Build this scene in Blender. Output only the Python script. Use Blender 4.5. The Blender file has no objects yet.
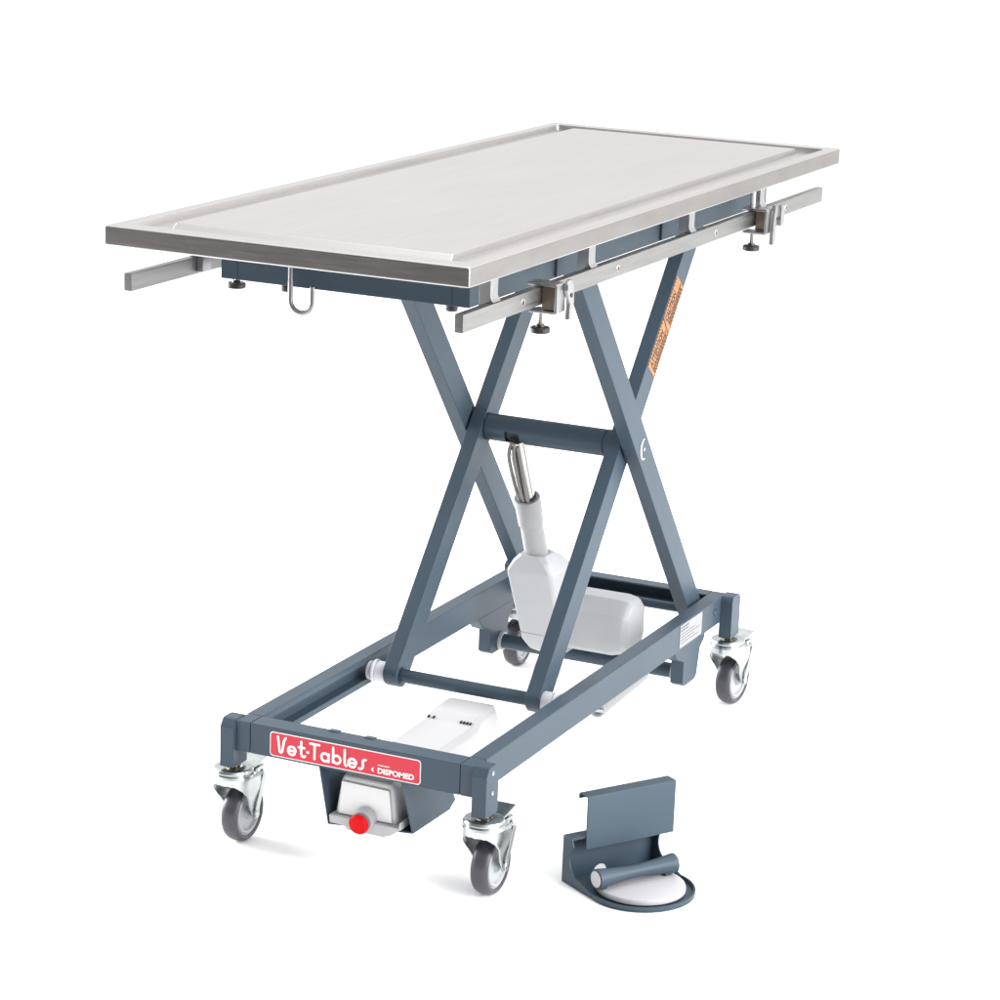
import bpy, bmesh, math, random
from mathutils import Vector, Matrix, noise
S = bpy.context.scene
COL = S.collection
PI = math.pi
random.seed(7)

# ------------------------------------------------------------------ camera
cam_d = bpy.data.cameras.new('camera'); cam = bpy.data.objects.new('camera', cam_d); COL.objects.link(cam)
cR = Vector((0.9052329624465222, 0.42337121006299366, 0.03619533381652811))
cU = Vector((-0.14076672621010022, 0.21842472910069896, 0.9656476409691978))
cF = Vector((-0.40092145426802006, 0.879231173359477, -0.25732184380758105))
M = Matrix((( cR.x, cU.x, -cF.x, 1.9487592587), (cR.y, cU.y, -cF.y, -3.7338727449), (cR.z, cU.z, -cF.z, 1.7397148991), (0, 0, 0, 1)))
cam.matrix_world = M
cam_d.sensor_width = 36; cam_d.lens = 2749.4257587 / 1000 * 36
cam_d.shift_y = 0.01494; cam_d.clip_end = 800
S.camera = cam

# ------------------------------------------------------------------ studio surround (soft white cove) and lamps
w = bpy.data.worlds.new('World'); S.world = w; w.use_nodes = True
nt = w.node_tree; N = nt.nodes; Lk = nt.links
bg = N['Background']
tc = N.new('ShaderNodeTexCoord'); sep = N.new('ShaderNodeSeparateXYZ'); Lk.new(tc.outputs['Generated'], sep.inputs[0])
def mrange(sock, a, b, c, d):
    m = N.new('ShaderNodeMapRange'); m.interpolation_type = 'SMOOTHSTEP'
    Lk.new(sock, m.inputs['Value'])
    for k, v in zip(('From Min', 'From Max', 'To Min', 'To Max'), (a, b, c, d)): m.inputs[k].default_value = v
    return m.outputs[0]
def madd(a, b):
    m = N.new('ShaderNodeMath'); m.operation = 'ADD'; Lk.new(a, m.inputs[0]); Lk.new(b, m.inputs[1]); return m.outputs[0]
back = mrange(sep.outputs['Y'], -0.35, 0.55, 0.03, 0.85)     # white backdrop behind the table, dim studio behind the camera
top = mrange(sep.outputs['Z'], 0.15, 0.85, 0.0, 0.8)         # ceiling scrim
side = mrange(sep.outputs['X'], 0.15, 0.9, 0.0, 1.1)         # brightness added to the right, no window there
tot = madd(madd(back, top), side)
Lk.new(tot, bg.inputs['Strength']); bg.inputs['Color'].default_value = (1.0, 0.995, 0.985, 1)

def area(name, loc, target, sx, sy, power, col=(1, 1, 1)):
    l = bpy.data.lights.new(name, 'AREA'); l.shape = 'RECTANGLE'; l.size = sx; l.size_y = sy; l.energy = power; l.color = col
    o = bpy.data.objects.new(name, l); COL.objects.link(o); o.location = loc
    o.rotation_euler = (Vector(target) - Vector(loc)).to_track_quat('-Z', 'Y').to_euler()
    return o
area('softbox_right', (5.5, 0.0, 2.1), (0, 0.4, 0.4), 5.0, 3.6, 480, (1.0, 0.99, 0.97))
area('floor_fill_left', (-4.8, 0.7, 1.5), (0, 0.1, 0.0), 4.2, 2.4, 650)  # added fill, lightens the floor under the table
area('softbox_top', (0.3, 0.3, 4.2), (0, 0.5, 0), 3.5, 3.5, 60)

S.view_settings.view_transform = 'Standard'; S.view_settings.look = 'None'
S.view_settings.exposure = 0.2; S.view_settings.gamma = 1
S.render.engine = 'CYCLES'

# ------------------------------------------------------------------ materials
def mat(name, col, rough=0.5, metal=0.0, bump=0.0, bscale=(60, 60, 60), var=0.0, vscale=(3, 3, 3), coat=0.0, spec=0.5, rvar=0.0, bdist=0.0005):
    m = bpy.data.materials.new(name); m.use_nodes = True
    n = m.node_tree.nodes; l = m.node_tree.links; p = n['Principled BSDF']
    p.inputs['Base Color'].default_value = (*col, 1); p.inputs['Roughness'].default_value = rough; p.inputs['Metallic'].default_value = metal
    p.inputs['Specular IOR Level'].default_value = spec; p.inputs['Coat Weight'].default_value = coat
    t = n.new('ShaderNodeTexCoord')
    if bump or rvar:
        mp = n.new('ShaderNodeMapping'); mp.inputs['Scale'].default_value = bscale; l.new(t.outputs['Object'], mp.inputs[0])
        ns = n.new('ShaderNodeTexNoise'); ns.inputs['Scale'].default_value = 1; ns.inputs['Detail'].default_value = 4; l.new(mp.outputs[0], ns.inputs[0])
        if bump:
            b = n.new('ShaderNodeBump'); b.inputs['Strength'].default_value = bump; b.inputs['Distance'].default_value = bdist
            l.new(ns.outputs['Fac'], b.inputs['Height']); l.new(b.outputs[0], p.inputs['Normal'])
        if rvar:
            r = n.new('ShaderNodeMapRange'); r.inputs['To Min'].default_value = rough - rvar; r.inputs['To Max'].default_value = rough + rvar
            r.inputs['From Min'].default_value = .3; r.inputs['From Max'].default_value = .7
            l.new(ns.outputs['Fac'], r.inputs['Value']); l.new(r.outputs[0], p.inputs['Roughness'])
    if var:
        mp = n.new('ShaderNodeMapping'); mp.inputs['Scale'].default_value = vscale; l.new(t.outputs['Object'], mp.inputs[0])
        ns = n.new('ShaderNodeTexNoise'); ns.inputs['Scale'].default_value = 1; ns.inputs['Detail'].default_value = 5; l.new(mp.outputs[0], ns.inputs[0])
        mx = n.new('ShaderNodeMix'); mx.data_type = 'RGBA'
        mx.inputs['A'].default_value = (*[c * (1 - var) for c in col], 1); mx.inputs['B'].default_value = (*[min(1, c * (1 + var)) for c in col], 1)
        r = n.new('ShaderNodeMapRange'); r.inputs['From Min'].default_value = .3; r.inputs['From Max'].default_value = .7
        l.new(ns.outputs['Fac'], r.inputs['Value']); l.new(r.outputs[0], mx.inputs['Factor']); l.new(mx.outputs['Result'], p.inputs['Base Color'])
    return m
M_floor = mat('white_floor', (0.94, 0.94, 0.94), 0.9, spec=0.1)
M_grey = mat('added_grey_floor', (0.16, 0.16, 0.165), 0.8, var=0.1, vscale=(2, 2, 2))
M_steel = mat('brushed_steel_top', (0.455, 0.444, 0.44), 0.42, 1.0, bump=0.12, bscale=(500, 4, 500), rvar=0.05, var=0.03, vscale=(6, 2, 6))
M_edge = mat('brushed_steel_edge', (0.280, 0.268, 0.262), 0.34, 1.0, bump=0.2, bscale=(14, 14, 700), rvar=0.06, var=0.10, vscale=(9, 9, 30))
M_alu = mat('brushed_aluminium', (0.285, 0.284, 0.284), 0.40, 1.0, bump=0.25, bscale=(500, 6, 500), rvar=0.08, var=0.10, vscale=(90, 8, 90))
M_cast = mat('cast_aluminium', (0.42, 0.42, 0.43), 0.34, 1.0, bump=0.3, bscale=(120, 120, 120), var=0.08, vscale=(60, 60, 60))
M_chrome = mat('polished_steel', (0.50, 0.48, 0.46), 0.18, 1.0, var=0.06, vscale=(80, 80, 20))
M_zinc = mat('zinc_plate', (0.46, 0.49, 0.49), 0.27, 1.0, bump=0.15, bscale=(70, 70, 70), bdist=0.001, var=0.08, vscale=(60, 60, 60))
M_brass = mat('brass_nut', (0.50, 0.38, 0.24), 0.25, 1.0)
M_paint = mat('blue_grey_paint', (0.039, 0.061, 0.084), 0.42, 0.0, bump=0.25, bscale=(900, 900, 900), bdist=0.0002, var=0.06, vscale=(5, 5, 5), spec=0.25, rvar=0.05)
M_dark = mat('dark_painted_steel', (0.012, 0.022, 0.034), 0.45)
M_black = mat('black_rubber', (0.012, 0.012, 0.013), 0.4)
M_tyre = mat('grey_rubber_tyre', (0.040, 0.040, 0.050), 0.40, var=0.12, vscale=(30, 30, 30))
M_hub = mat('grey_plastic_hub', (0.30, 0.31, 0.33), 0.4)
M_plast = mat('pale_grey_plastic', (0.37, 0.38, 0.395), 0.42, bump=0.2, bscale=(700, 700, 700), bdist=0.0002)
M_plast2 = mat('off_white_plastic', (0.52, 0.52, 0.535), 0.38, bump=0.15, bscale=(700, 700, 700), bdist=0.0002)
M_white = mat('white_nylon', (0.41, 0.41, 0.435), 0.38)
M_red = mat('red_sticker', (0.50, 0.028, 0.048), 0.45, spec=0.3)
M_redbtn = mat('red_button', (0.52, 0.001, 0.004), 0.45, spec=0.12)
M_col = mat('grey_column_plastic', (0.27, 0.275, 0.285), 0.40, bump=0.1, bscale=(700, 700, 700), bdist=0.0002)
M_cover = mat('white_cover_plastic', (0.62, 0.62, 0.63), 0.40, bump=0.15, bscale=(700, 700, 700), bdist=0.0002)
M_nylon = mat('white_roller_nylon', (0.64, 0.64, 0.70), 0.4)
M_letter = mat('white_letter', (0.82, 0.82, 0.82), 0.5)
M_label = mat('white_label', (0.245, 0.25, 0.26), 0.5)
M_orange = mat('orange_label', (0.34, 0.14, 0.045), 0.5)
M_ink = mat('black_ink', (0.02, 0.015, 0.012), 0.6)
M_greyink = mat('grey_ink', (0.09, 0.095, 0.11), 0.6)
M_cable = mat('grey_cable', (0.17, 0.165, 0.16), 0.4)

# ------------------------------------------------------------------ mesh helpers
def finish(bm, name, m, parent=None, bev=0.0, seg=2, ang=32, loc=None, smooth=True, wn=False):
    bmesh.ops.remove_doubles(bm, verts=bm.verts, dist=1e-6)
    bmesh.ops.recalc_face_normals(bm, faces=bm.faces)
    if bev:
        es = [e for e in bm.edges if len(e.link_faces) == 2 and e.calc_face_angle(0) > math.radians(ang)]
        bmesh.ops.bevel(bm, geom=es, offset=bev, segments=seg, profile=0.5, affect='EDGES', clamp_overlap=True)
    for f in bm.faces: f.smooth = smooth
    for e in bm.edges:
        if len(e.link_faces) == 2: e.smooth = e.calc_face_angle(0) < math.radians(ang)
    me = bpy.data.meshes.new(name); bm.to_mesh(me); bm.free()
    me.materials.append(m)
    o = bpy.data.objects.new(name, me); COL.objects.link(o)
    if parent: o.parent = parent
    if loc: o.location = loc
    if bev or wn:
        m_ = o.modifiers.new('wn', 'WEIGHTED_NORMAL'); m_.keep_sharp = True; m_.weight = 80
    return o
def BM(): return bmesh.new()
def box(bm, x0, x1, y0, y1, z0, z1, mtx=None):
    r = bmesh.ops.create_cube(bm, size=1)
    for v in r['verts']:
        v.co = Vector((x0 + (v.co.x + .5) * (x1 - x0), y0 + (v.co.y + .5) * (y1 - y0), z0 + (v.co.z + .5) * (z1 - z0)))
        if mtx: v.co = mtx @ v.co
def prism(bm, pts, a0, a1, axis='x', mtx=None):
    # pts polygon in the other two axes; extruded from a0 to a1 along axis
    def P(p, a):
        v = {'x': (a, p[0], p[1]), 'y': (p[0], a, p[1]), 'z': (p[0], p[1], a)}[axis]
        v = Vector(v); return mtx @ v if mtx else v
    A = [bm.verts.new(P(p, a0)) for p in pts]; B = [bm.verts.new(P(p, a1)) for p in pts]
    n = len(pts)
    bm.faces.new(A); bm.faces.new(B[::-1])
    for i in range(n): bm.faces.new((A[i], B[i], B[(i + 1) % n], A[(i + 1) % n]))
def cyl(bm, a, b, r, seg=32, r2=None, caps=True):
    a = Vector(a); b = Vector(b); d = b - a
    q = d.to_track_quat('Z', 'Y').to_matrix().to_4x4()
    bmesh.ops.create_cone(bm, cap_ends=caps, segments=seg, radius1=r, radius2=r if r2 is None else r2, depth=d.length, matrix=Matrix.Translation((a + b) / 2) @ q)
def lathe(bm, prof, mtx=None, seg=40, closed=False):
    # prof: (r, h) list around local Z
    rings = []
    for r, h in prof:
        if r < 1e-6:
            v = Vector((0, 0, h)); rings.append([bm.verts.new(mtx @ v if mtx else v)])
        else:
            R = []
            for i in range(seg):
                t = 2 * PI * i / seg; v = Vector((r * math.cos(t), r * math.sin(t), h)); R.append(bm.verts.new(mtx @ v if mtx else v))
            rings.append(R)
    pairs = list(zip(rings, rings[1:]))
    if closed: pairs.append((rings[-1], rings[0]))
    for A, B in pairs:
        for i in range(seg):
            j = (i + 1) % seg
            if len(A) == 1 and len(B) == 1: continue
            if len(A) == 1: bm.faces.new((A[0], B[i], B[j]))
            elif len(B) == 1: bm.faces.new((A[i], B[0], A[j]))
            else: bm.faces.new((A[i], B[i], B[j], A[j]))
def tube(bm, pts, r, seg=12, caps=True):
    pts = [Vector(p) for p in pts]; prev = None; up = None
    rings = []
    for i, p in enumerate(pts):
        t = (pts[min(i + 1, len(pts) - 1)] - pts[max(i - 1, 0)]).normalized()
        if up is None:
            up = t.orthogonal().normalized()
        up = (up - t * up.dot(t)).normalized(); s = t.cross(up)
        rr = r[i] if isinstance(r, (list, tuple)) else r
        rings.append([bm.verts.new(p + rr * (math.cos(2 * PI * k / seg) * up + math.sin(2 * PI * k / seg) * s)) for k in range(seg)])
    for A, B in zip(rings, rings[1:]):
        for k in range(seg): bm.faces.new((A[k], A[(k + 1) % seg], B[(k + 1) % seg], B[k]))
    if caps: bm.faces.new(rings[0][::-1]); bm.faces.new(rings[-1])
def spline(ctrl, n=12):
    P = [Vector(c) for c in ctrl]; P = [2 * P[0] - P[1]] + P + [2 * P[-1] - P[-2]]; out = []
    for i in range(1, len(P) - 2):
        for k in range(n):
            t = k / n; a, b, c, d = P[i - 1:i + 3]
            out.append(.5 * ((2 * b) + (-a + c) * t + (2 * a - 5 * b + 4 * c - d) * t * t + (-a + 3 * b - 3 * c + d) * t ** 3))
    out.append(P[-2]); return out
def arc(cx, cy, r, a0, a1, n=10):
    return [(cx + r * math.cos(math.radians(a0 + (a1 - a0) * i / n)), cy + r * math.sin(math.radians(a0 + (a1 - a0) * i / n))) for i in range(n + 1)]
def loft(bm, rings, cap=True):
    R = [[bm.verts.new(Vector(p)) for p in r] for r in rings]; n = len(R[0])
    for A, B in zip(R, R[1:]):
        for k in range(n): bm.faces.new((A[k], A[(k + 1) % n], B[(k + 1) % n], B[k]))
    if cap: bm.faces.new(R[0][::-1]); bm.faces.new(R[-1])
def empty(name, loc=(0, 0, 0), rz=0):
    o = bpy.data.objects.new(name, None); COL.objects.link(o); o.location = loc; o.rotation_euler = (0, 0, rz); o.empty_display_size = .1
    return o
def tag(o, label=None, cat=None, group=None, kind=None):
    for k, v in (('label', label), ('category', cat), ('group', group), ('kind', kind)):
        if v: o[k] = v
    return o
def text_bm(s, size, mtx, bold=0.0, sx=1.0, extrude=0.0002, shear=0.0):
    c = bpy.data.curves.new('txt', 'FONT'); c.body = s; c.size = size; c.offset = bold; c.extrude = extrude; c.align_x = 'LEFT'; c.resolution_u = 4; c.shear = shear
    o = bpy.data.objects.new('txt', c); COL.objects.link(o)
    bpy.context.view_layer.update()
    me = bpy.data.meshes.new_from_object(o.evaluated_get(bpy.context.evaluated_depsgraph_get()))
    bm = BM(); bm.from_mesh(me); bmesh.ops.scale(bm, vec=(sx, 1, 1), verts=bm.verts); bmesh.ops.transform(bm, matrix=mtx, verts=bm.verts)
    bpy.data.objects.remove(o); bpy.data.curves.remove(c); bpy.data.meshes.remove(me)
    return bm
def round_rect(x0, x1, z0, z1, r, n=6):
    return arc(x1 - r, z1 - r, r, 0, 90, n) + arc(x0 + r, z1 - r, r, 90, 180, n) + arc(x0 + r, z0 + r, r, 180, 270, n) + arc(x1 - r, z0 + r, r, 270, 360, n)

# ------------------------------------------------------------------ the floor
# white seamless sheet, laid square to the view and ending a little before the lower edge of the picture, over an unseen grey floor added to darken the near faces
vd = Vector((cF.x, cF.y, 0)).normalized(); vs = Vector((vd.y, -vd.x, 0))
bm = BM(); prism(bm, [tuple((vd * a_ + vs * b_)[:2]) for a_, b_ in ((-1.35, -160), (-1.35, 160), (300, 160), (300, -160))], -0.004, 0.0, 'z')
tag(finish(bm, 'backdrop_floor', M_floor), kind='structure')
bm = BM(); box(bm, -200, 200, -60, 320, -0.06, -0.006)
tag(finish(bm, 'floor', M_grey), kind='structure')

# ------------------------------------------------------------------ the table
T = tag(empty('lift_table', (0, 0.55, 0)), 'blue grey scissor lift table on castors with a long stainless steel top', 'lift table')
OFF = Vector((0, -0.55, 0))
def part(bm, name, m, parent=None, **k):
    if parent is None:
        bmesh.ops.translate(bm, vec=OFF, verts=bm.verts); parent = T
    elif parent.parent is T or parent is T:
        bmesh.ops.translate(bm, vec=OFF, verts=bm.verts)
    return finish(bm, name, m, parent, **k)

H = 1.0767; TH = 0.0306; TW = 0.305; Y0 = -0.2636; Y1 = 1.400
# top: raised rim, sunk gutter, raised panel; rings of rectangles
def rect(hx, ya, yb, z, r, n=5):
    return [Vector((x, y, z)) for x, y in round_rect(-hx, hx, ya, yb, r, n)]
bm = BM()
def erect(off, z, r=.004): return rect(TW - off, Y0 + off, Y1 - off, z, r)
R3 = .0032
loft(bm, [erect(.016, H - TH + .001), erect(R3, H - TH)] + [erect(R3 - R3 * math.sin(math.radians(t)), H - TH + R3 - R3 * math.cos(math.radians(t))) for t in (22, 45, 68, 90)] +
         [erect(R3 - R3 * math.cos(math.radians(t)), H - R3 + R3 * math.sin(math.radians(t))) for t in (0, 22, 45, 68, 90)] +
         [rect(.2842, -.2285, 1.3725, H, .004), rect(.2835, -.2278, 1.3715, H - .0008, .004),
          rect(.2820, -.2262, 1.3700, H - .0112, .004), rect(.2808, -.2250, 1.3688, H - .0120, .004),
          rect(.2372, -.184, 1.344, H - .0120, .002), rect(.2360, -.1828, 1.3430, H - .0112, .002),
          rect(.2342, -.1728, 1.3385, H - .0016, .002), rect(.2332, -.1710, 1.3370, H - .0004, .002)])
top = part(bm, 'tabletop', M_steel, wn=True)
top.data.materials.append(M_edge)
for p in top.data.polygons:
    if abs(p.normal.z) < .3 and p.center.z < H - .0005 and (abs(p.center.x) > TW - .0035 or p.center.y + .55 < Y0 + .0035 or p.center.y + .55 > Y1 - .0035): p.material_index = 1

# under-top frame
FX = 0.215; FY0 = -0.07; FY1 = 1.24; FZ0 = 0.978; FZ1 = H - TH - .0005
bm = BM()
box(bm, -FX, FX, FY0, FY0 + .03, FZ0, FZ1)
box(bm, -FX, FX, FY1 - .03, FY1, FZ0, FZ1)
for s in (-1, 1):
    o = s * FX
    cs = [(0, FZ0), (0, FZ1), (-.03, FZ1), (-.03, FZ1 - .004), (-.004, FZ1 - .004), (-.004, FZ0 + .004), (-.03, FZ0 + .004), (-.03, FZ0)]
    prism(bm, [(o + s * a, b) for a, b in cs], FY0 + .0302, FY1 - .0302, 'y')
tf = part(bm, 'top_frame', M_paint, bev=.001, seg=1)
for s in (-1, 1):
    bm = BM(); box(bm, s * .1855 - .0006, s * .1855 + .0006, FY0 - .0004, FY0 + .001, FZ0 + .001, FZ1 - .001); part(bm, 'frame_seam', M_dark, tf)
for yy, ln in ((.075, .006), (.425, .006), (.47, .006), (.92, .006), (1.0, .004)):
    bm = BM(); cyl(bm, (FX - .001, yy, 1.012), (FX + .0006, yy, 1.012), .0045, 16)
    cyl(bm, (FX - .001, yy, 1.018), (FX + .0006, yy, 1.018), .0045, 16)
    part(bm, 'slot', M_black, tf)
# reinforcement ribs on the frame's side
for yy in (.25, .70):
    bm = BM(); box(bm, FX + .0002, FX + .004, yy - .006, yy + .030, FZ0 + .002, FZ1 - .001); part(bm, 'frame_rib', M_paint, tf, bev=.001, seg=1)

# side rails with mounts, screws
RX = .2855; RT = .0141; RZ = 1.0028; RH = .0277; RY0 = -.2381; RY1 = 1.3677
def side_rail(s):
    bm = BM(); x0, x1 = sorted((s * RX, s * (RX - RT)))
    box(bm, x0, x1, RY0, RY1, RZ - RH, RZ)
    r = part(bm, 'side_rail', M_alu, bev=.0012, seg=2)
    for yy in ((-.122 if s > 0 else -.036), .242, .678, 1.036):
        # bracket: vertical leg off the frame with a foot that curls out to the rail
        bm = BM()
        prof = [(.2600, RZ - .024), (RX - RT - .0003, RZ - .024), (RX - RT - .0003, RZ + .0004)] + [(RX - .002, RZ + .0004), (RX - .0015, RZ + .0020), (RX - .0040, RZ + .0045), (RX - .0062, RZ + .0100), (RX - .0062, FZ1 - .001), (.2600, FZ1 - .001)]
        prism(bm, [(s * a, b) for a, b in prof], yy - .013, yy + .013, 'y')
        part(bm, 'rail_mount', M_cast, r, bev=.0012, seg=2)
    for yy in (-.032, .337, .783, 1.153):
        bm = BM()
        lathe(bm, [(.0062, 0), (.0062, .0004), (.0056, .0009), (.0034, .0006), (.0032, -.0012), (0, -.0012)], Matrix.Translation((s * RX, yy, RZ - RH / 2)) @ Matrix.Rotation(s * PI / 2, 4, 'Y'), 20)
        part(bm, 'screw', M_chrome, r)
        bm = BM(); cyl(bm, (s * RX, yy, RZ - RH / 2), (s * (RX + .0005), yy, RZ - RH / 2), .0027, 6)
        part(bm, 'screw_socket', M_black, r)
    return r
rail_R = side_rail(1); rail_L = side_rail(-1)

def clamp(s, yc, variant=0):
    zt_, zb_ = RZ + .0065, RZ - RH - .0125
    xi_, xo_ = RX - RT - .004, RX + .028
    t = .0045
    # C-shaped body along y
    prof = [(xi_ - .004, zt_), (xo_ - .003, zt_), (xo_, zt_ - .003), (xo_, zb_ + .003), (xo_ - .003, zb_), (xi_, zb_), (xi_, zb_ + t), (xo_ - t, zb_ + t), (xo_ - t, zt_ - t), (xi_ - .004, zt_ - t)]
    bm = BM(); prism(bm, [(s * a, b) for a, b in prof], yc - .016, yc + .016, 'y')
    body = part(bm, 'rail_clamp', M_cast, bev=.0012, seg=2)
    bm = BM(); x0, x1 = sorted((s * (RX + .001), s * (xo_ - t - .0005)))
    if variant == 0: box(bm, x0, x1, yc - .012, yc + .013, zb_ + t + .001, zt_ - t - .001)
    else: box(bm, x0, x1, yc - .002, yc + .013, zb_ + t + .001, zt_ - t - .001)
    part(bm, 'clamp_jaw', mat_jaw, body, bev=.001)
    xs = s * (RX - RT / 2 + .004); ys = yc - .005
    bm = BM()
    h = zb_
    prof = [(.0033, 0)]
    for k in range(12): prof += [(.0036, -.0009 - .0018 * k), (.0030, -.0018 - .0018 * k)]
    prof += [(.0034, -.0235), (0, -.0235)]
    lathe(bm, [(0, 0)] + prof, Matrix.Translation((xs, ys, h)), 18)
    part(bm, 'clamp_screw', M_chrome, body)
    bm = BM()
    lathe(bm, [(0, .004), (.006, .004), (.007, .0005), (.0140, 0), (.0155, -.0015), (.0155, -.0075), (.0140, -.009), (0, -.009)], Matrix.Translation((xs, ys, h - .0225)), 28)
    part(bm, 'clamp_knob', M_black, body)
    # lever handle swung down on the outer face
    bm = BM(); xx = xo_ + .0004
    if variant == 0:
        out = [(.002, .0040), (.0075, .0040), (.012, -.006), (.0145, -.018), (.0150, -.032), (.0115, -.044), (.0100, -.058), (.0020, -.058), (.0025, -.046), (.0040, -.034), (.001, -.022), (-.004, -.012), (-.004, -.002)]
    else:
        out = [(-.002, .0060), (.0075, .0060), (.012, -.004), (.012, -.018), (.004, -.024), (.003, -.066), (-.009, -.066), (-.008, -.024), (-.006, -.010)]
    prism(bm, [(yc + .012 + a * 1.35, zt_ + b) for a, b in out], s * xx, s * (xx + .0075), 'x')
    lv = part(bm, 'clamp_lever', M_cast, body, bev=.0014, seg=2)
    if variant == 1:
        bm = BM(); box(bm, *sorted((s * xx, s * (xx + .012))), yc + .028, yc + .046, zt_ - .034, zt_ + .004)
        part(bm, 'lever_plate', M_cast, body, bev=.002)
        bm = BM(); cyl(bm, (s * (RX - .006), yc, zt_), (s * (RX - .006), yc, FZ1 - .001), .0045, 16); part(bm, 'clamp_post', M_white, body)
    bm = BM(); cyl(bm, (s * xx, yc + .020, zt_ - .020), (s * (xx + .0085), yc + .020, zt_ - .020), .0038, 18); part(bm, 'lever_pin', M_black, body)
    return body
mat_jaw = mat('bronze_jaw', (0.20, 0.165, 0.135), 0.35, 1.0, bump=.2, bscale=(500, 500, 10))
tag(clamp(1, .047, 0)); tag(clamp(1, .985, 1)); tag(clamp(-1, .099, 0))

# hook under the near edge
hx0, hx1, hy, hz = -.0795, -.0415, -.090, .962
cx_, r_ = (hx0 + hx1) / 2, (hx1 - hx0) / 2
pts = [(hx0, hy, FZ1 + .0002)] + [(hx0, hy, hz + .04), (hx0, hy, hz + .015)] + [(cx_ + r_ * math.cos(math.radians(a)), hy, hz + r_ * math.sin(math.radians(a))) for a in range(180, 361, 15)] + [(hx1, hy, hz + .010), (hx1, hy, hz + .024)]
bm = BM(); tube(bm, pts, .0041, 16); part(bm, 'bag_hook', M_alu)
# two stop buffers under the frame
for xx, yy in ((-.105, -.055), (.176, -.05)):
    bm = BM(); lathe(bm, [(0, 0), (.0095, 0), (.0095, -.009), (.0085, -.011), (0, -.011)], Matrix.Translation((xx, yy, FZ0)), 20); part(bm, 'stop_buffer', M_black)

# ------------------------------------------------------------------ scissor legs
YN, YF, ZB, ZT = .4203, 1.0733, .2026, .9845
XI, XO, LW, LD = .1384, .1698, .0269, .0518
YC, ZC = (YN + YF) / 2, (ZB + ZT) / 2
def leg(x, ya, yb, e0=.022, e1=.022):
    a = Vector((0, ya, ZB)); b = Vector((0, yb, ZT)); d = (b - a).normalized(); n = Vector((0, -d.z, d.y))
    L = (b - a).length; R_ = LD / 2
    # outline in (along, across): rounded ends
    out = [(c[0] , c[1]) for c in arc(L, 0, R_ * .98, -70, 70, 8)] + [(L, R_)] + [(0, R_)] + [(c[0], c[1]) for c in arc(0, 0, R_ * .98, 110, 250, 8)] + [(0, -R_), (L, -R_)]
    out = [(0, R_)] + [(R_ * .78 * c_, R_ * s_) for c_, s_ in arc(0, 0, 1, 100, 260, 10)] + [(0, -R_), (L, -R_)] + arc(L, 0, R_, -80, 80, 10) + [(L, R_)]
    pts = []
    for u, v in out:
        p = a + d * u + n * v; pts.append((p.y, p.z))
    bm = BM(); prism(bm, pts, x - LW / 2, x + LW / 2, 'x')
    return part(bm, 'scissor_leg', M_paint, bev=.0016, seg=2, ang=40)
legR = leg(XI, YN, YF); legL = leg(-XI, YN, YF); legRo = leg(XO, YF, YN); legLo = leg(-XO, YF, YN)
# pivot discs and circlip
def circlip(x, s):
    bm = BM(); r = .0165; n = 26
    ps = [Vector((x, YC + .003 + r * .55 * math.cos(t) * 1.6, ZC - .003 + r * 1.15 * math.sin(t))) for t in [math.radians(80 + 215 * i / n) for i in range(n + 1)]]
    tube(bm, ps, [.0004 + .0014 * math.sin(PI * i / n) for i in range(n + 1)], 8); return bm
part(circlip(XO + LW / 2 + .0006, 1), 'retaining_ring', M_letter, legRo)
bm = BM(); cyl(bm, (XO + LW / 2 - .001, YC + .006, ZC - .004), (XO + LW / 2 + .0006, YC + .006, ZC - .004), .0035, 18)
part(bm, 'pivot_pin', M_hub, legRo)
# spacer washers between the legs
for s in (-1, 1):
    bm = BM(); cyl(bm, (s * (XI + LW / 2 - .001), YC, ZC), (s * (XO - LW / 2 + .001), YC, ZC), .022, 28); part(bm, 'pivot_washer', M_black)

# central cross tube with a slot
RTU = .0248; xt = XI - LW / 2
bm = BM(); seg = 72; nx = 64; x0, x1 = -xt + .003, xt - .012
ring = []
for i in range(nx + 1):
    x = x0 + (x1 - x0) * i / nx
    ring.append([bm.verts.new((x, YC + RTU * math.cos(2 * PI * k / seg), ZC + RTU * math.sin(2 * PI * k / seg))) for k in range(seg)])
for i in range(nx):
    xm = x0 + (x1 - x0) * (i + .5) / nx
    for k in range(seg):
        a = 360 * (k + .5) / seg
        if -.083 < xm < -.052 and 178 < a < 262: continue
        bm.faces.new((ring[i][k], ring[i + 1][k], ring[i + 1][(k + 1) % seg], ring[i][(k + 1) % seg]))
for i in (0, nx): bm.faces.new(ring[i])
ctube = part(bm, 'cross_tube', M_paint)
so = ctube.modifiers.new('s', 'SOLIDIFY'); so.thickness = .003; so.offset = -1
bm = BM(); cyl(bm, (x0 + .001, YC, ZC), (x1 - .001, YC, ZC), RTU - .006, 24); part(bm, 'slot_shade_core', M_dark, ctube)  # dark core put in for the shade inside the slot
bm = BM(); cyl(bm, (-xt - .0005, YC, ZC), (-xt + .0035, YC, ZC), RTU + .0008, 40); part(bm, 'tube_flange', M_dark, ctube)
bm = BM(); cyl(bm, (xt - .0105, YC, ZC), (xt + .001, YC, ZC), RTU + .0004, 40); part(bm, 'tube_collar', M_paint, ctube, bev=.001)
bm = BM(); cyl(bm, (xt - .013, YC, ZC), (xt - .010, YC, ZC), RTU - .002, 40); part(bm, 'tube_gap', M_black, ctube)

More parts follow.
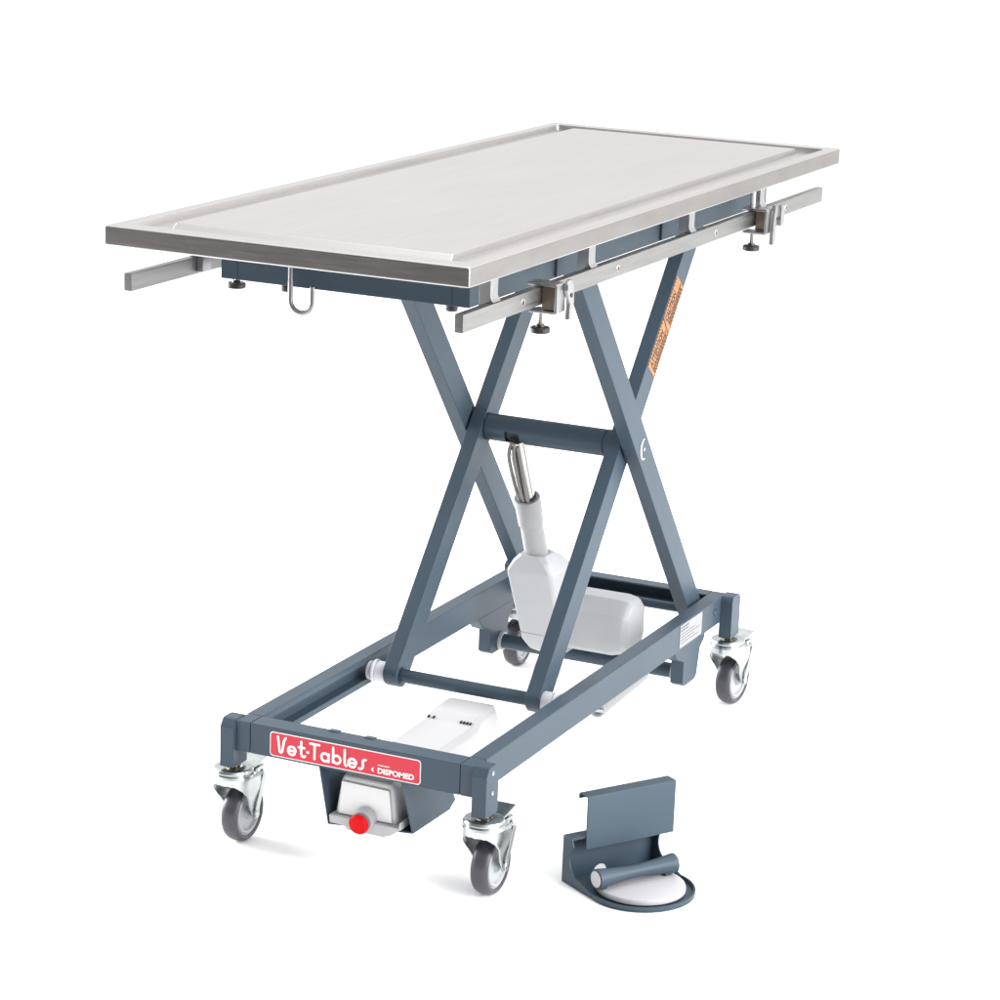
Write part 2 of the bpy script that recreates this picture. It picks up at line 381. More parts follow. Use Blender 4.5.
# lower rod, end sleeves, white rollers
bm = BM(); cyl(bm, (-xt, YN, ZB), (xt, YN, ZB), .0122, 32); rod = part(bm, 'lower_rod', M_paint)
for s in (-1, 1):
    bm = BM(); cyl(bm, (s * (xt - .0035), YN, ZB), (s * (xt + .0005), YN, ZB), .0150, 32); part(bm, 'rod_collar', M_dark, rod, bev=.0008)
    bm = BM()
    lathe(bm, [(0, 0), (.0188, 0), (.0192, .001), (.0192, .019), (.0172, .0195), (.0172, .021), (.0215, .0225), (.0215, .026), (.017, .031), (.017, .037), (0, .037)],
          Matrix.Translation((s * (XI + LW / 2), YN, ZB)) @ Matrix.Rotation(s * PI / 2, 4, 'Y'), 36)
    part(bm, 'roller', M_nylon, rod)
# top rollers inside the frame and hinge pins
for s in (-1, 1):
    bm = BM(); cyl(bm, (s * (XO + LW / 2 - .002), YN, ZT), (s * .195, YN, ZT), .016, 28); part(bm, 'top_roller', M_white)
for zz, xx in ((ZT, XI), (ZB, XO)):
    bm = BM(); cyl(bm, (-.189, YF, zz), (.189, YF, zz), .009, 20); part(bm, 'hinge_rod', M_paint)

# caution label on the right inner leg's outer face
def leg_frame(x, ya, yb):
    a = Vector((x, ya, ZB)); b = Vector((x, yb, ZT)); d = (b - a).normalized(); n = Vector((0, -d.z, d.y)); return a, d, n
a, d, n = leg_frame(XI + LW / 2, YN, YF)
Lg = (Vector((0, YF, ZT)) - Vector((0, YN, ZB))).length
c0 = (Vector((0, .846, .711)) - Vector((0, a.y, a.z))).dot(d); c1 = (Vector((0, .969, .861)) - Vector((0, a.y, a.z))).dot(d)
def MT(x, u, v):  # frame with local X along the leg (upwards), local Y across towards viewer side
    o = Vector((x, a.y, a.z)) + d * u + n * v
    return Matrix(((0, 0, 1, o.x), (d.y, n.y, 0, o.y), (d.z, n.z, 0, o.z), (0, 0, 0, 1)))
Wl = .044; Ll = c1 - c0; xl = XI + LW / 2 + .0003
bm = BM(); prism(bm, [(0, -Wl / 2), (Ll, -Wl / 2), (Ll, Wl / 2), (0, Wl / 2)], 0, .0003, 'z', MT(xl, c0, 0))
lab = part(bm, 'caution_label', M_orange, legR)
tag(lab, 'orange caution sticker with black lettering')
def lettering(bmx, name, m, parent):
    bmesh.ops.translate(bmx, vec=OFF, verts=bmx.verts)
    return finish(bmx, name, m, parent)
bm = text_bm('ATTENTION', .0205, MT(xl + .0004, c0 + .008, .0005), .0007, 0.66)
part_ = lettering(bm, 'lettering', M_ink, legR)
bm = text_bm('CAUTION', .0205, MT(xl + .0004, c0 + Ll * .545, .0005), .0007, 0.66); lettering(bm, 'lettering', M_ink, legR)
bm = BM()
prism(bm, [(Ll * .47, -Wl / 2 + .001), (Ll * .485, -Wl / 2 + .001), (Ll * .535, Wl / 2 - .001), (Ll * .52, Wl / 2 - .001)], 0, .0003, 'z', MT(xl + .0004, c0, 0))
for zx in (0, 1):
    for r in range(3):
        u = .008 + zx * Ll * .52
        end = u + Ll * .40
        while u < end:
            wd = random.uniform(.003, .009)
            prism(bm, [(u, -.0066 - r * .0054), (u + wd, -.0066 - r * .0054), (u + wd, -.0030 - r * .0054), (u, -.0030 - r * .0054)], 0, .0003, 'z', MT(xl + .0004, c0, 0))
            u += wd + .0018
for k in range(26):
    for side_ in (-1, 1):
        u = .002 + k * (Ll - .004) / 26
        v0 = side_ * (Wl / 2 - .0005); v1 = side_ * (Wl / 2 - .0032)
        prism(bm, [(u, v0), (u + .0026, v0), (u + .0046, v1), (u + .0020, v1)], 0, .0003, 'z', MT(xl + .0004, c0, 0))
lettering(bm, 'small_print', M_ink, legR)

# ------------------------------------------------------------------ base frame
HB, DB = .2286, .0531; ZL = HB - DB; RO, RI = .2201, .1905
BF = BM(); prof = [(-.1912, 0), (.1928, 0)]
box(BF, -.1912, .1928, 0, .040, ZL, HB)
base = part(BF, 'base_frame', M_paint, bev=.0015, seg=2)
tag(base, 'blue grey rectangular base frame')
bm = BM()
box(bm, -.2184, -.1922, 0, .040, ZL, HB); part(bm, 'corner_block', M_paint, base, bev=.0012)
bm = BM(); box(bm, .1938, .2184, 0, .040, ZL, HB); part(bm, 'corner_block', M_paint, base, bev=.0012)
for xx in (-.062, .004):
    bm = BM(); box(bm, xx, xx + .018, .030, .042, HB - .01, HB + .0015); part(bm, 'tray_tab', M_paint, base, bev=.001)
# right rail: closed box; left rail: channel opening inwards in its near half
bm = BM(); box(bm, RI, RO, .0405, 1.137, ZL, HB); part(bm, 'base_rail', M_paint, base, bev=.0022, seg=3)
bm = BM()
prism(bm, [(-RO, ZL), (-RO, HB), (-RI, HB), (-RI, HB - .012), (-RI - .020, HB - .012), (-RI - .020, ZL + .012), (-RI, ZL + .012), (-RI, ZL)], .0405, .60, 'y')
part(bm, 'base_rail', M_paint, base, bev=.0015, seg=2)
bm = BM(); box(bm, -RO, -RI, .6005, 1.137, ZL, HB); part(bm, 'base_rail', M_paint, base, bev=.0015, seg=2)
# far crossbar: channel opening to the near side
bm = BM()
prism(bm, [(1.137, ZL + .014), (1.137, HB), (1.105, HB), (1.105, HB - .0035), (1.133, HB - .0035), (1.133, ZL + .0245), (1.105, ZL + .0245), (1.105, ZL + .014)], -RI + .0005, RI - .0005, 'x')
part(bm, 'far_crossbar', M_paint, base, bev=.0008, seg=1)
# mounting hole and rating label on the right rail
bm = BM(); lathe(bm, [(.0075, 0), (.0075, .0008), (.0062, .0010), (.0050, 0), (0, -.0001)], Matrix.Translation((RO, 1.074, .2055)) @ Matrix.Rotation(PI / 2, 4, 'Y'), 20); lh = part(bm, 'rail_plug', M_dark, base)
bm = BM(); box(bm, RO + .0003, RO + .0008, .889, 1.003, .1815, .2262); lab2 = part(bm, 'rating_label', M_label, base)
bm = BM()
xr = RO + .0010
for r in range(6):
    u = .893
    end = .93 if r < 2 else random.uniform(.95, .995)
    while u < end:
        wd = random.uniform(.003, .009); box(bm, xr, xr + .0002, u, min(u + wd, 1.0), .2195 - r * .006, .2195 - r * .006 + (.0028 if r < 2 else .0012)); u += wd + .0018
part(bm, 'label_print', M_greyink, base)

# corner posts
PX, PW = .2442, .0257
def post(s, y0, y1, far=False):
    z0, z1 = .1463, HB + .0015
    if not far: pr = [(y0, z0), (y0, z1 - .0140), (y0 + .0085, z1 - .0018), (y0 + .0130, z1)] + arc(y1 - .012, z1 - .012, .012, 90, 0, 5) + [(y1, z0)]
    else: pr = [(y0, z0), (y0, z1 - .008), (y0 + .005, z1 - .0015), (y0 + .010, z1)] + arc(y1 - .014, z1 - .014, .014, 90, 0, 5) + [(y1, z0)]
    bm = BM(); x0, x1 = sorted((s * (PX - PW), s * PX)); prism(bm, pr, x0, x1, 'x')
    p = part(bm, 'corner_post', M_paint, base, bev=.0012, seg=2, ang=28)
    if s > 0 and not far:
        for zz in (.2175, .1835):
            bm = BM(); yy = y0 + .023
            lathe(bm, [(.0042, 0), (.0042, .0006), (.0030, .0009), (.0020, .0003), (0, .0002)], Matrix.Translation((x1, yy, zz)) @ Matrix.Rotation(PI / 2, 4, 'Y'), 16)
            part(bm, 'post_screw', M_chrome, base)
    return p
PYN = (-.0083, .0380); PYF = (1.1054, 1.1517)
for s in (-1, 1): post(s, *PYN); post(s, *PYF, far=True)

# hinge brackets and the pivot tube for the lift motor
for s, x0, x1, dy in ((1, .182, .2085, 0), (-1, -.2185, -.192, -.012)):
    bm = BM()
    prism(bm, [(y + dy, z) for y, z in [(.890, ZL - .0004), (1.060, ZL - .0004), (1.056, ZL - .020), (1.036, ZL - .032), (1.024, .092), (1.014, .085), (.962, .085), (.950, .092), (.950, ZL - .040), (.915, ZL - .026)]], x0, x1, 'x')
    part(bm, 'hinge_bracket', M_paint, bev=.002, seg=2)
bm = BM(); cyl(bm, (-.191, .985, .104), (.181, .985, .104), .0145, 32); ptb = part(bm, 'pivot_tube', M_paint)
for x0, x1 in ((-.1915, -.184), (.174, .1815)):
    bm = BM(); cyl(bm, (x0, .985, .104), (x1, .985, .104), .0185, 32); part(bm, 'bushing', M_white, ptb, bev=.001)

# name plate on the near bar
bm = BM(); prism(bm, round_rect(-.1535, .1238, .1795, .2215, .006), -.0006, -.0002, 'y'); np_ = part(bm, 'name_plate', M_letter, base)
tag(np_, 'red and white name plate')
bm = BM(); prism(bm, round_rect(-.1520, .1223, .1810, .2200, .005), -.0010, -.0007, 'y'); part(bm, 'plate_field', M_red, base)
def stroke(bm, pts, wd, y, ox, oz, sc):
    P = [(ox + p[0] * sc, oz + p[1] * sc) for p in pts]; h = wd * sc / 2
    global LZ
    for i, p in enumerate(P):   # joints
        prism(bm, [(p[0] + h * math.cos(t), p[1] + h * math.sin(t)) for t in [2 * PI * k / 14 for k in range(14)]], y - LZ, y + .00025, 'y'); LZ += 1e-6
    for p, q in zip(P, P[1:]):
        dx, dz = q[0] - p[0], q[1] - p[1]; L = math.hypot(dx, dz)
        if L < 1e-7: continue
        nx_, nz_ = -dz / L * h, dx / L * h
        prism(bm, [(p[0] + nx_, p[1] + nz_), (p[0] - nx_, p[1] - nz_), (q[0] - nx_, q[1] - nz_), (q[0] + nx_, q[1] + nz_)], y - LZ, y + .00025, 'y'); LZ += 1e-6
LZ = 0.0
G = {  # glyphs on a cap height of 1
 'V': ([[(0.05, .97), (.18, .10), (.26, .05), (.34, .12), (.46, .80), (.56, .95)]], .62),
 'e': ([arc(.26, .28, .24, -40, -360, 18) + [(.04, .28)]], .60),
 't': ([[(.18, .92), (.18, .25), (.24, .08), (.36, .05), (.44, .12)], [(.02, .58), (.38, .58)]], .47),
 '.': ([[(.06, .38), (.08, .38)]], .17),
 'T': ([[(.02, .93), (.60, .93)], [(.31, .93), (.31, .06)]], .66),
 'a': ([arc(.24, .29, .23, 0, 360, 20), [(.47, .50), (.47, .06)]], .62),
 'b': ([arc(.28, .29, .23, 0, 360, 20), [(.05, .95), (.05, .10)]], .62),
 'l': ([[(.08, .95), (.08, .20), (.14, .06), (.20, .05)]], .27),
 's': ([[(.42, .60), (.30, .58), (.24, .48), (.26, .32), (.25, .14), (.14, .03), (.02, .04)]], .46),
}
bm = BM(); ox = -.1400; sc = .0292; oz = .1865
for ch in 'Vet.Tables':
    st, adv = G[ch]
    for k, s_ in enumerate(st): stroke(bm, s_, .135 if ch != '.' else .17, -.0014 , ox, oz, sc)
    ox += adv * sc * 1.125
part(bm, 'lettering', M_letter, base)
def TX(x, y, z): return Matrix.Translation((x, y, z)) @ Matrix.Rotation(PI / 2, 4, 'X')
bm = text_bm('DISPOMED', .0128, TX(.0460, -.0014, .1862), .00030, 1.08); part(bm, 'lettering', M_letter, base)
bm = BM()
u = .0470
while u < .066:
    wd = random.uniform(.0014, .0026); box(bm, u, u + wd, -.0014, -.0011, .1990, .2005); u += wd + .0007
part(bm, 'small_print', M_letter, base)
bm = BM()
for r_ in (.0030, .0018): stroke(bm, arc(.0385, .1908, r_, 70, 290, 8), .0007, -.0014, 0, 0, 1)
part(bm, 'emblem', M_letter, base)

# ------------------------------------------------------------------ castors
def make_castor():
    # local origin: stem axis on the floor; wheel trails towards +y
    out = []
    def lp(bm, name, m, parent=None, **k):
        o = finish(bm, name, m, parent, **k); return o
    bm = BM()
    # swivel head
    lathe(bm, [(0, .1395), (.013, .1395), (.0150, .1412), (.0285, .1412), (.0325, .1398), (.0342, .1360), (.0328, .1325), (.0322, .1318), (.0345, .1305), (.0350, .1270), (.0330, .1250), (.0, .1250)], None, 48)
    fork = lp(bm, 'castor', M_zinc, ang=30)
    # fork skirt: plan contour half stadium, height varies
    bm = BM(); n = 40; A = []; B = []
    hw = .0330
    for i in range(n + 1):
        t = i / n   # from left rear to right rear round the front
        s = -1 + 2 * t
        L1 = .046; Lf = math.pi * .5 * (hw + .0335) ; tot = 2 * L1 + Lf; dist = t * tot
        if dist < L1: x, y = -hw, .046 - dist
        elif dist > tot - L1: x, y = hw, .046 - (tot - dist)
        else:
            ph = PI * (dist - L1) / Lf; x, y = -hw * math.cos(ph), -.0335 * math.sin(ph)
        wt = min(dist, tot - dist)  # distance from rear end along the wall
        # lower edge: deep at the axle (y=.032), sweeping up to the front
        yy = y
        if wt < L1:
            k = abs(y - .030)
            if y > .030: zb = .040 + max(0, (y - .040)) * 9
            else: zb = .040 + (.030 - y) * 1.50
        else:
            ph = (wt - L1) / (Lf / 2); zb = .085 + .031 * math.sin(min(1, ph * 1.25) * PI / 2) + .0007 * math.sin(i * 2.4)
        ztp = .1275
        if wt < L1 and y > .036: ztp = .1275 - (y - .036) * .5
        A.append((x * 1.0, y, ztp)); B.append((x, y, min(zb, ztp - .003)))
    def pinch(p):
        t = max(0, min(1, (.112 - p[2]) / .055)); t = t * t * (3 - 2 * t)
        return Vector((p[0] * (1 - .30 * t), p[1], p[2]))
    rows = [[bm.verts.new(pinch(Vector(p).lerp(Vector(q), k / 9))) for p, q in zip(A, B)] for k in range(10)]
    for R1, R2 in zip(rows, rows[1:]):
        for i in range(n): bm.faces.new((R1[i], R2[i], R2[i + 1], R1[i + 1]))
    sk = lp(bm, 'fork', M_zinc, fork, ang=40)
    m_ = sk.modifiers.new('s', 'SOLIDIFY'); m_.thickness = .0024; m_.offset = 0
    # axle bolt
    bm = BM(); cyl(bm, (-.0255, .032, .050), (.0255, .032, .050), .0042, 16)
    for s in (-1, 1):
        cyl(bm, (s * .0245, .032, .050), (s * .0295, .032, .050), .0075, 6)
    lp(bm, 'axle_bolt', M_zinc, fork, bev=.0006, seg=1)
    # raised rib on each fork leg
    for s in (-1, 1):
        bm = BM(); Mr = Matrix.Translation((s * .0245, 0, .045)) @ Matrix.Rotation(s * math.radians(8), 4, 'Y') @ Matrix.Translation((0, 0, -.045))
        prism(bm, [(.027, .043), (.038, .043), (.049, .119), (.037, .123)], *sorted((0, s * .0022)), 'x', Mr)
        lp(bm, 'fork_rib', M_zinc, fork, bev=.0014, seg=2)
    # wheel
    R0 = Matrix.Translation((0, .032, .050)) @ Matrix.Rotation(PI / 2, 4, 'Y')
    bm = BM()
    hw = .0155
    pr = [(.0385, -hw + .0015), (.0440, -hw), (.0468, -hw * .86), (.0487, -hw * .62), (.0497, -hw * .3), (.0500, 0), (.0497, hw * .3), (.0487, hw * .62), (.0468, hw * .86), (.0440, hw), (.0385, hw - .0015), (.0370, 0)]
    lathe(bm, pr, R0, 64, closed=True); lp(bm, 'tyre', M_tyre, fork, ang=50)
    bm = BM()
    pr = [(0, -.0150), (.010, -.0150), (.0115, -.011), (.0290, -.0095), (.0310, -.0135), (.0345, -.0145), (.0365, -.0120), (.0384, -.0125), (.0384, .0125), (.0365, .0120), (.0345, .0145), (.0310, .0135), (.0290, .0095), (.0115, .011), (.010, .0150), (0, .0150)]
    lathe(bm, pr, R0, 64); lp(bm, 'wheel_hub', M_hub, fork, ang=40)
    # brass nut
    bm = BM(); cyl(bm, (0, 0, .1400), (0, 0, .1458), .0118, 6); cyl(bm, (0, 0, .1430), (0, 0, .150), .006, 16); lp(bm, 'stem_nut', M_brass, fork, bev=.0008, seg=1)
    # brake: pedal plate and its channel
    bm = BM()
    prism(bm, [(.036, .132), (.050, .133), (.076, .1375), (.085, .1385), (.0855, .1365), (.078, .1335), (.052, .1285), (.036, .1275)], -.0185, .0185, 'x')
    pd = lp(bm, 'brake_pedal', M_zinc, fork, bev=.0008, seg=1)
    bm = BM()
    prism(bm, [(-.0225, .040), (-.0225, .066), (.0225, .066), (.0225, .040), (.0195, .040), (.0195, .063), (-.0195, .063), (-.0195, .040)], .110, .1280, 'z')
    lp(bm, 'brake_bracket', M_zinc, fork, bev=.001, seg=1)
    bm = BM(); cyl(bm, (-.0235, .056, .1190), (.0235, .056, .1190), .0030, 12); lp(bm, 'brake_pin', M_black, fork)
    return fork
proto = make_castor()
kids = list(proto.children)
pc = [(PX - PW / 2, (PYN[0] + PYN[1]) / 2, 0), (-(PX - PW / 2), (PYN[0] + PYN[1]) / 2, 0), (PX - PW / 2, (PYF[0] + PYF[1]) / 2 - .002, -.10), (-(PX - PW / 2), (PYF[0] + PYF[1]) / 2, .03)]
for i, (x, y, rz) in enumerate(pc):
    if i == 0: c = proto
    else:
        c = proto.copy(); COL.objects.link(c)
        for k in kids:
            d_ = k.copy(); COL.objects.link(d_); d_.parent = c
    c.parent = T; c.location = (x, y - .55, -.0012 if i > 2 else 0); c.rotation_euler = (0, 0, rz)

# ------------------------------------------------------------------ lift motor (gear housing, motor box, telescoping column)
AX = -.060
def ax(z): return Vector((AX, .727 + .457 * (ZC - z), z))
adir = (ax(.6) - ax(.3)).normalized()
AM = lambda z: Matrix.Translation(ax(z)) @ adir.to_track_quat('Z', 'X').to_matrix().to_4x4()
bm = BM()
def oct_ring(x0, x1, y0, y1, c, z, slope=0.0):
    pts = [(x0 + c * .6, y0), (x1 - c, y0), (x1, y0 + c * .8), (x1, y1 - c), (x1 - c, y1), (x0 + c, y1), (x0, y1 - c), (x0, y0 + c * .6)]
    return [Vector((x, y, z + slope * (x - x0))) for x, y in pts]
yy0 = .862
def hring(z, x0, x1, d0, d1, c=.005):
    yc_ = ax(z).y; return oct_ring(x0, x1, yc_ + d0, yc_ + d1, c, z)
rings = [hring(.118, -.088, -.030, -.022, .040, .008), hring(.126, -.096, -.022, -.034, .050, .008), hring(.150, -.104, -.014, -.045, .058, .008),
         hring(.300, -.107, -.013, -.049, .060, .007), hring(.308, -.1055, -.0145, -.0475, .058, .007), hring(.326, -.096, -.024, -.038, .050, .010), hring(.338, -.086, -.034, -.028, .036, .014)]
loft(bm, rings)
lm = part(bm, 'lift_motor', M_plast, bev=.0028, seg=3, ang=18)
bm = BM()
# motor barrel box along +x
def mring(x, k=1.0, dx=0):
    yc_, zc_ = yy0 + .093, .200
    pts = [(-.050, -.060), (.045, -.060), (.055, -.045), (.055, .020), (.030, .043), (-.020, .043), (-.050, .016), (-.058, -.020), (-.056, -.052)]
    return [Vector((x, yc_ + a_ * k, zc_ + b_ * k)) for a_, b_ in pts]
loft(bm, [mring(-.04), mring(.078), mring(.096, .93), mring(.105, .80)])
part(bm, 'motor_box', M_plast, lm, bev=.0028, seg=3, ang=18)
bm = BM(); box(bm, -.01, .085, yy0 + .0362, yy0 + .0376, .176, .1768); part(bm, 'housing_seam', M_hub, lm)
bm = BM()
zq = .165; prism(bm, [(-.1062, ax(zq).y - .0464), (-.0135, ax(zq).y - .0464), (-.0135, ax(zq).y + .03), (-.016, ax(zq).y + .03), (-.016, ax(zq).y - .044), (-.1062, ax(zq).y - .044)], zq, zq + .0007, 'z')
part(bm, 'housing_seam', M_hub, lm)
bm = BM()
lathe(bm, [(0, -.02), (.0225, -.02), (.0218, .060), (.0222, .0605), (.0245, .066), (.0250, .122), (.0240, .1245), (.0170, .1245), (.0160, .118), (0, .118)], AM(.345), 40)
part(bm, 'lift_column', M_col, lm)
bm = BM(); lathe(bm, [(.0235, 0), (.0255, 0), (.0255, .0016), (.0235, .0016)], AM(.3335), 40, closed=True); part(bm, 'column_gasket', M_hub, lm)
bm = BM(); lathe(bm, [(0, .1), (.0158, .1), (.0158, .1265), (.0172, .127), (.0172, .1285), (.0158, .1285), (.0158, .258), (0, .258)], AM(.345), 32); rd = part(bm, 'piston_rod', M_chrome, lm)
bm = BM(); lathe(bm, [(.0150, .1248), (.0180, .1248), (.0180, .1290), (.0150, .1290)], AM(.345), 32, closed=True); part(bm, 'wiper_seal', M_black, lm)
# cables from the tube's slot down beside the rod
e1 = Vector((1, 0, 0)); e2 = adir.cross(e1).normalized()
if e2.y > 0: e2 = -e2
def ap(z, u, v): return ax(z) + e1 * u + e2 * v
zs = ZC
cabs = [[(zs - .014, -.006, .010), (zs - .034, -.011, .020), (zs - .07, -.010, .0225), (zs - .105, -.008, .0215), (zs - .126, -.007, .0175), (zs - .138, -.007, .0125)],
        [(zs - .014, .001, .012), (zs - .034, .000, .0215), (zs - .07, .001, .0235), (zs - .105, .001, .0225), (zs - .126, .001, .0180), (zs - .138, .001, .0125)],
        [(zs - .020, .006, .014), (zs - .038, .010, .0195), (zs - .07, .011, .0200), (zs - .105, .010, .0195), (zs - .126, .009, .0165), (zs - .138, .008, .0125)]]
for c in cabs:
    bm = BM(); tube(bm, spline([ap(*p) for p in c], 10), .0036, 10); part(bm, 'cable', M_cable, lm)
bm = BM(); cyl(bm, ap(zs - .017, -.006, .010), ap(zs - .020, .004, .014), .004, 12); part(bm, 'cable_plug', M_plast2, lm)

# ------------------------------------------------------------------ control box hung under the near bar, in a folded tray
def cring(y, x0, x1, zt_, zb_, c=.010, tap=.0):
    # trapezoid: narrower on top
    return [Vector(p) for p in [(x0 + .012, y, zt_), (x1 - .010, y, zt_), (x1 - .003, y, zt_ - c), (x1 + .004, y, zb_ + .010), (x1 - .002, y, zb_), (x0, y, zb_), (x0 - .003, y, zb_ + .010), (x0 + .006, y, zt_ - c)]]
bm = BM()
# body: rises from near to far under the bar
def tilt(y): return max(0, (y - .02)) * .0
loft(bm, [cring(.020, -.036, .066, .160, .085), cring(.026, -.038, .070, .1640, .083), cring(.30, -.040, .074, .170, .085), cring(.325, -.040, .074, .172, .085),
          cring(.345, -.038, .072, .182, .085), cring(.405, -.036, .070, .184, .090), cring(.425, -.030, .064, .178, .098)])
cb = part(bm, 'control_box', M_plast2, bev=.004, seg=3, ang=20)
tag(cb, 'white control box under the near end')
# front cover with its thin outline
bm = BM(); prism(bm, [(-.0275, .1535), (.0600, .1520), (.0660, .0960), (-.0330, .0960)], .0155, .0195, 'y'); part(bm, 'front_cover', M_cover, cb, bev=.0015)
# lower lip
bm = BM(); prism(bm, [(-.0450, .0945), (.0830, .0945), (.0850, .105), (.0870, .105), (.0890, .0935), (.0700, .0800), (.0560, .0740), (-.0100, .0740), (-.0160, .0800), (-.0430, .0810)], .006, .040, 'y'); part(bm, 'box_lip', M_plast, cb, bev=.0025)
# emergency stop
Rb = Matrix.Translation((.0170, .006, .0945)) @ Matrix.Rotation(PI / 2 + math.radians(6), 4, 'X')
bm = BM(); lathe(bm, [(0, -.010), (.0195, -.010), (.0190, .004), (.0165, .006), (0, .006)], Rb @ Matrix.Translation((.003, .003, 0)), 36); eb = part(bm, 'stop_shadow_disc', M_hub, cb, bev=.0008)  # grey disc offset behind the button, stands in for its shadow
bm = BM(); lathe(bm, [(0, .0195), (.010, .0192), (.0148, .0178), (.0172, .0145), (.0174, .0110), (.0155, .009), (.010, .008), (.010, .004), (0, .004)], Rb, 36); part(bm, 'stop_button', M_redbtn, cb)
# vents on the ridge
for xx in (-.024, -.014, .038, .044, .050, .056):
    bm = BM(); box(bm, xx, xx + .0026, .3215, .3275, .1700, .1756); part(bm, 'vent_slot', M_black, cb)
# folded tray
bm = BM()
# right wall (slanted outwards), bottom and left wall as bent sheet
th = .0022
sheet = [((.074, .1745), (.098, .0800)), ((.098, .0800), (.080, .0770)), ]
def quad_prism(bm, P, nrm, t):
    P = [Vector(p) for p in P]; n_ = Vector(nrm).normalized() * t
    A = [bm.verts.new(p) for p in P]; B = [bm.verts.new(p + n_) for p in P]
    bm.faces.new(A); bm.faces.new(B[::-1]); k = len(P)
    for i in range(k): bm.faces.new((A[i], B[i], B[(i + 1) % k], A[(i + 1) % k]))
quad_prism(bm, [(.0905, .002, ZL - .0004), (.1070, .012, .0905), (.1075, .150, .0880), (.1090, .165, .0980), (.0925, .140, ZL - .0004)], (-1, 0, -.15), .0025)
quad_prism(bm, [(.1070, .012, .0905), (.1075, .150, .0880), (-.055, .150, .0770), (-.050, .012, .0770)], (0, 0, -1), .0022)
quad_prism(bm, [(-.0640, .004, ZL - .0004), (-.050, .012, .0775), (-.055, .150, .0775), (-.060, .140, ZL - .0004)], (1, 0, 0), .0022)
part(bm, 'box_tray', M_paint, ang=30)
# coiled cable under the right rail
bm = BM()
hel = []; nt_ = 24
for i in range(nt_ * 12 + 1):
    t = i / 12; hel.append((.186 + .0125 * math.cos(2 * PI * t), .575 + .0088 * t, .1475 + .0135 * math.sin(2 * PI * t) + .010 * (t / nt_)))
tube(bm, [(.186, .50, .168), (.190, .54, .160)] + hel + [(.186, .84, .168)], .0029, 8)
part(bm, 'coiled_cable', M_col)

# ------------------------------------------------------------------ foot pedal
ang_u = math.atan2(.84, .54)
FP = tag(empty('foot_pedal', (.3133, .1496, 0), ang_u), 'blue grey steel foot pedal with white disc on the floor', 'foot pedal')
# local: x = along width (u), -y = outwards (v)
W_ = .181; RD = .0865; UC = .0905; VC = .098; t_ = .0028
def fpart(bm, name, m, parent=None, **k): return finish(bm, name, m, parent or FP, **k)
bm = BM()
plan = [(0, 0), (W_, 0), (W_, -.060)] + [(UC + (W_ / 2) * math.cos(math.radians(a)), -(VC + RD * math.sin(math.radians(a)))) for a in range(-8, 189, 7)] + [(0, -.060)]
prism(bm, plan, 0.0004, .0034, 'z')
fb = fpart(bm, 'base_plate', M_paint, bev=.001, seg=2)
# raised rim wall of the round dish, fading to the sides
bm = BM(); n = 48
for i in range(n):
    a0, a1 = math.radians(-14 + 208 * i / n), math.radians(-14 + 208 * (i + 1) / n)
    def rimp(a, r, z): return bm.verts.new((UC + (W_ / 2 + r) * math.cos(a), -(VC + (RD + r) * math.sin(a)), z))
    h0 = .0090; 
    v = [rimp(a0, 0, .0036), rimp(a1, 0, .0036), rimp(a1, 0, h0), rimp(a0, 0, h0), rimp(a0, -.003, .0036), rimp(a1, -.003, .0036), rimp(a1, -.003, h0), rimp(a0, -.003, h0)]
    bm.faces.new((v[0], v[1], v[2], v[3])); bm.faces.new((v[5], v[4], v[7], v[6])); bm.faces.new((v[3], v[2], v[6], v[7]))
fpart(bm, 'dish_rim', M_paint, fb)
# side cheeks with round cut
HT = .0815
def cheek(x0, x1, cut0=(.030, HT - .012), a0=128):
    bm = BM()
    cut = [cut0] + [(.055 + .036 * math.cos(math.radians(a)), .0455 + .030 * math.sin(math.radians(a))) for a in range(a0, 246, 8)]
    pr = [(0, .0036), (0, HT), (.0245, HT)] + cut + [(.062, .0150), (.085, .0088), (.085, .0036)]
    prism(bm, [(-a, b) for a, b in pr], x0, x1, 'x')
    fpart(bm, 'cheek', M_paint, fb, bev=.0006, seg=1)
cheek(0, t_); cheek(W_ - t_, W_, (.0240, HT - .010), 152)
bm = BM()
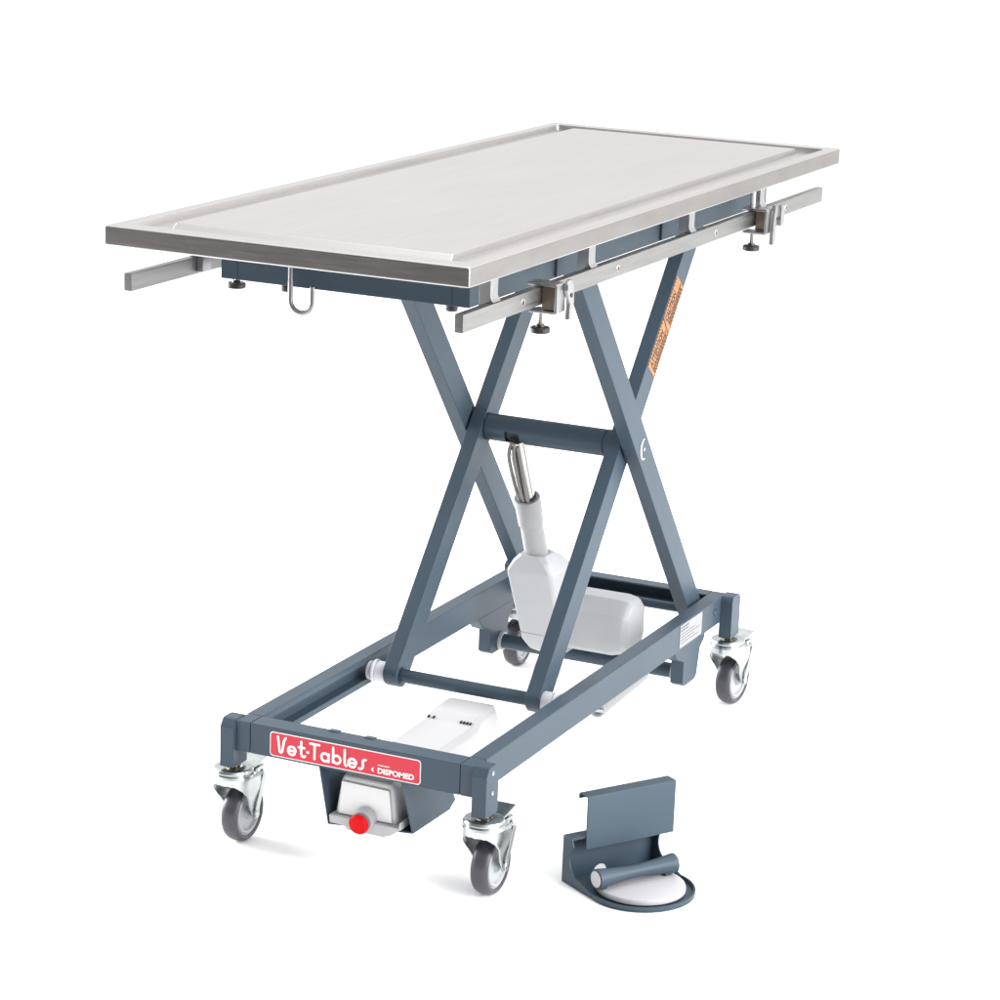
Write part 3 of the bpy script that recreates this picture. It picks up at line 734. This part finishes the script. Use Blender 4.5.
# rear wall with a small arch, top shelf
pr = [(t_, .0036), (.060, .0036)] + [(.075 - .014 * math.cos(math.radians(a)), .0036 + .014 * math.sin(math.radians(a))) for a in range(0, 181, 15)] + [(W_ - t_, .0036), (W_ - t_, HT), (t_, HT)]
prism(bm, pr, -t_, 0, 'y')
box(bm, t_, W_ - t_, -.0245, -t_ - .0002, HT - t_, HT)
fpart(bm, 'rear_wall', M_paint, fb)
# upright hanger plate with folded top and lips
ux0, ux1 = .0275, .2030
bm = BM()
vv = .0275
prof = [(-vv, .060), (-vv, .1485)] + [(-vv + .003 - .003 * math.cos(math.radians(a)), .1485 + .003 * math.sin(math.radians(a))) for a in (30, 60, 90)] + [(-.004, .1515)] + [(-.004 + .004 * math.sin(math.radians(a)), .1475 + .004 * math.cos(math.radians(a))) for a in (30, 60, 90)] + [(0, .1410)]
inner = [(.0 - .0026, .1410), (-.0026, .1465), (-.0045, .1489), (-vv + .004, .1489), (-vv + .0026, .1470), (-vv + .0026, .060)]
prism(bm, prof + inner, ux0, ux1, 'x')
box(bm, W_ + .001, ux1 - .001, -vv + .0028, -vv + .010, .0605, .0630)
fpart(bm, 'hanger_plate', M_paint, fb, ang=25)
# white disc and waisted rocker bar
bm = BM(); lathe(bm, [(0, .0160), (.0700, .0160), (.0735, .0148), (.0745, .0120), (.0745, .0070), (.0720, .0050), (0, .0050)], Matrix.Translation((UC, -VC + .002, 0)), 72)
fpart(bm, 'pedal_disc', M_white, fb, ang=50)
bm = BM(); bz = .0340; byy = -.0880
prr = [(0, 0), (.0165, 0)]
for k in range(21):
    tt = k / 20; prr.append((.0105 + .0062 * (abs(2 * tt - 1) ** 1.6), .002 + .150 * tt))
prr += [(.0165, .154), (0, .154)]
lathe(bm, prr, Matrix.Translation((.008, byy, bz)) @ Matrix.Rotation(PI / 2, 4, 'Y'), 40)
rk = fpart(bm, 'rocker_bar', M_paint, fb, ang=60)
bm = BM(); cyl(bm, (.0062, byy, bz), (.0078, byy, bz), .0135, 32); fpart(bm, 'bar_end_cap', M_white, fb, bev=.0005)
for xx in (.014, .142):
    bm = BM(); box(bm, xx, xx + .012, byy - .006, byy + .006, .0162, .030); fpart(bm, 'bar_support', M_dark, fb)
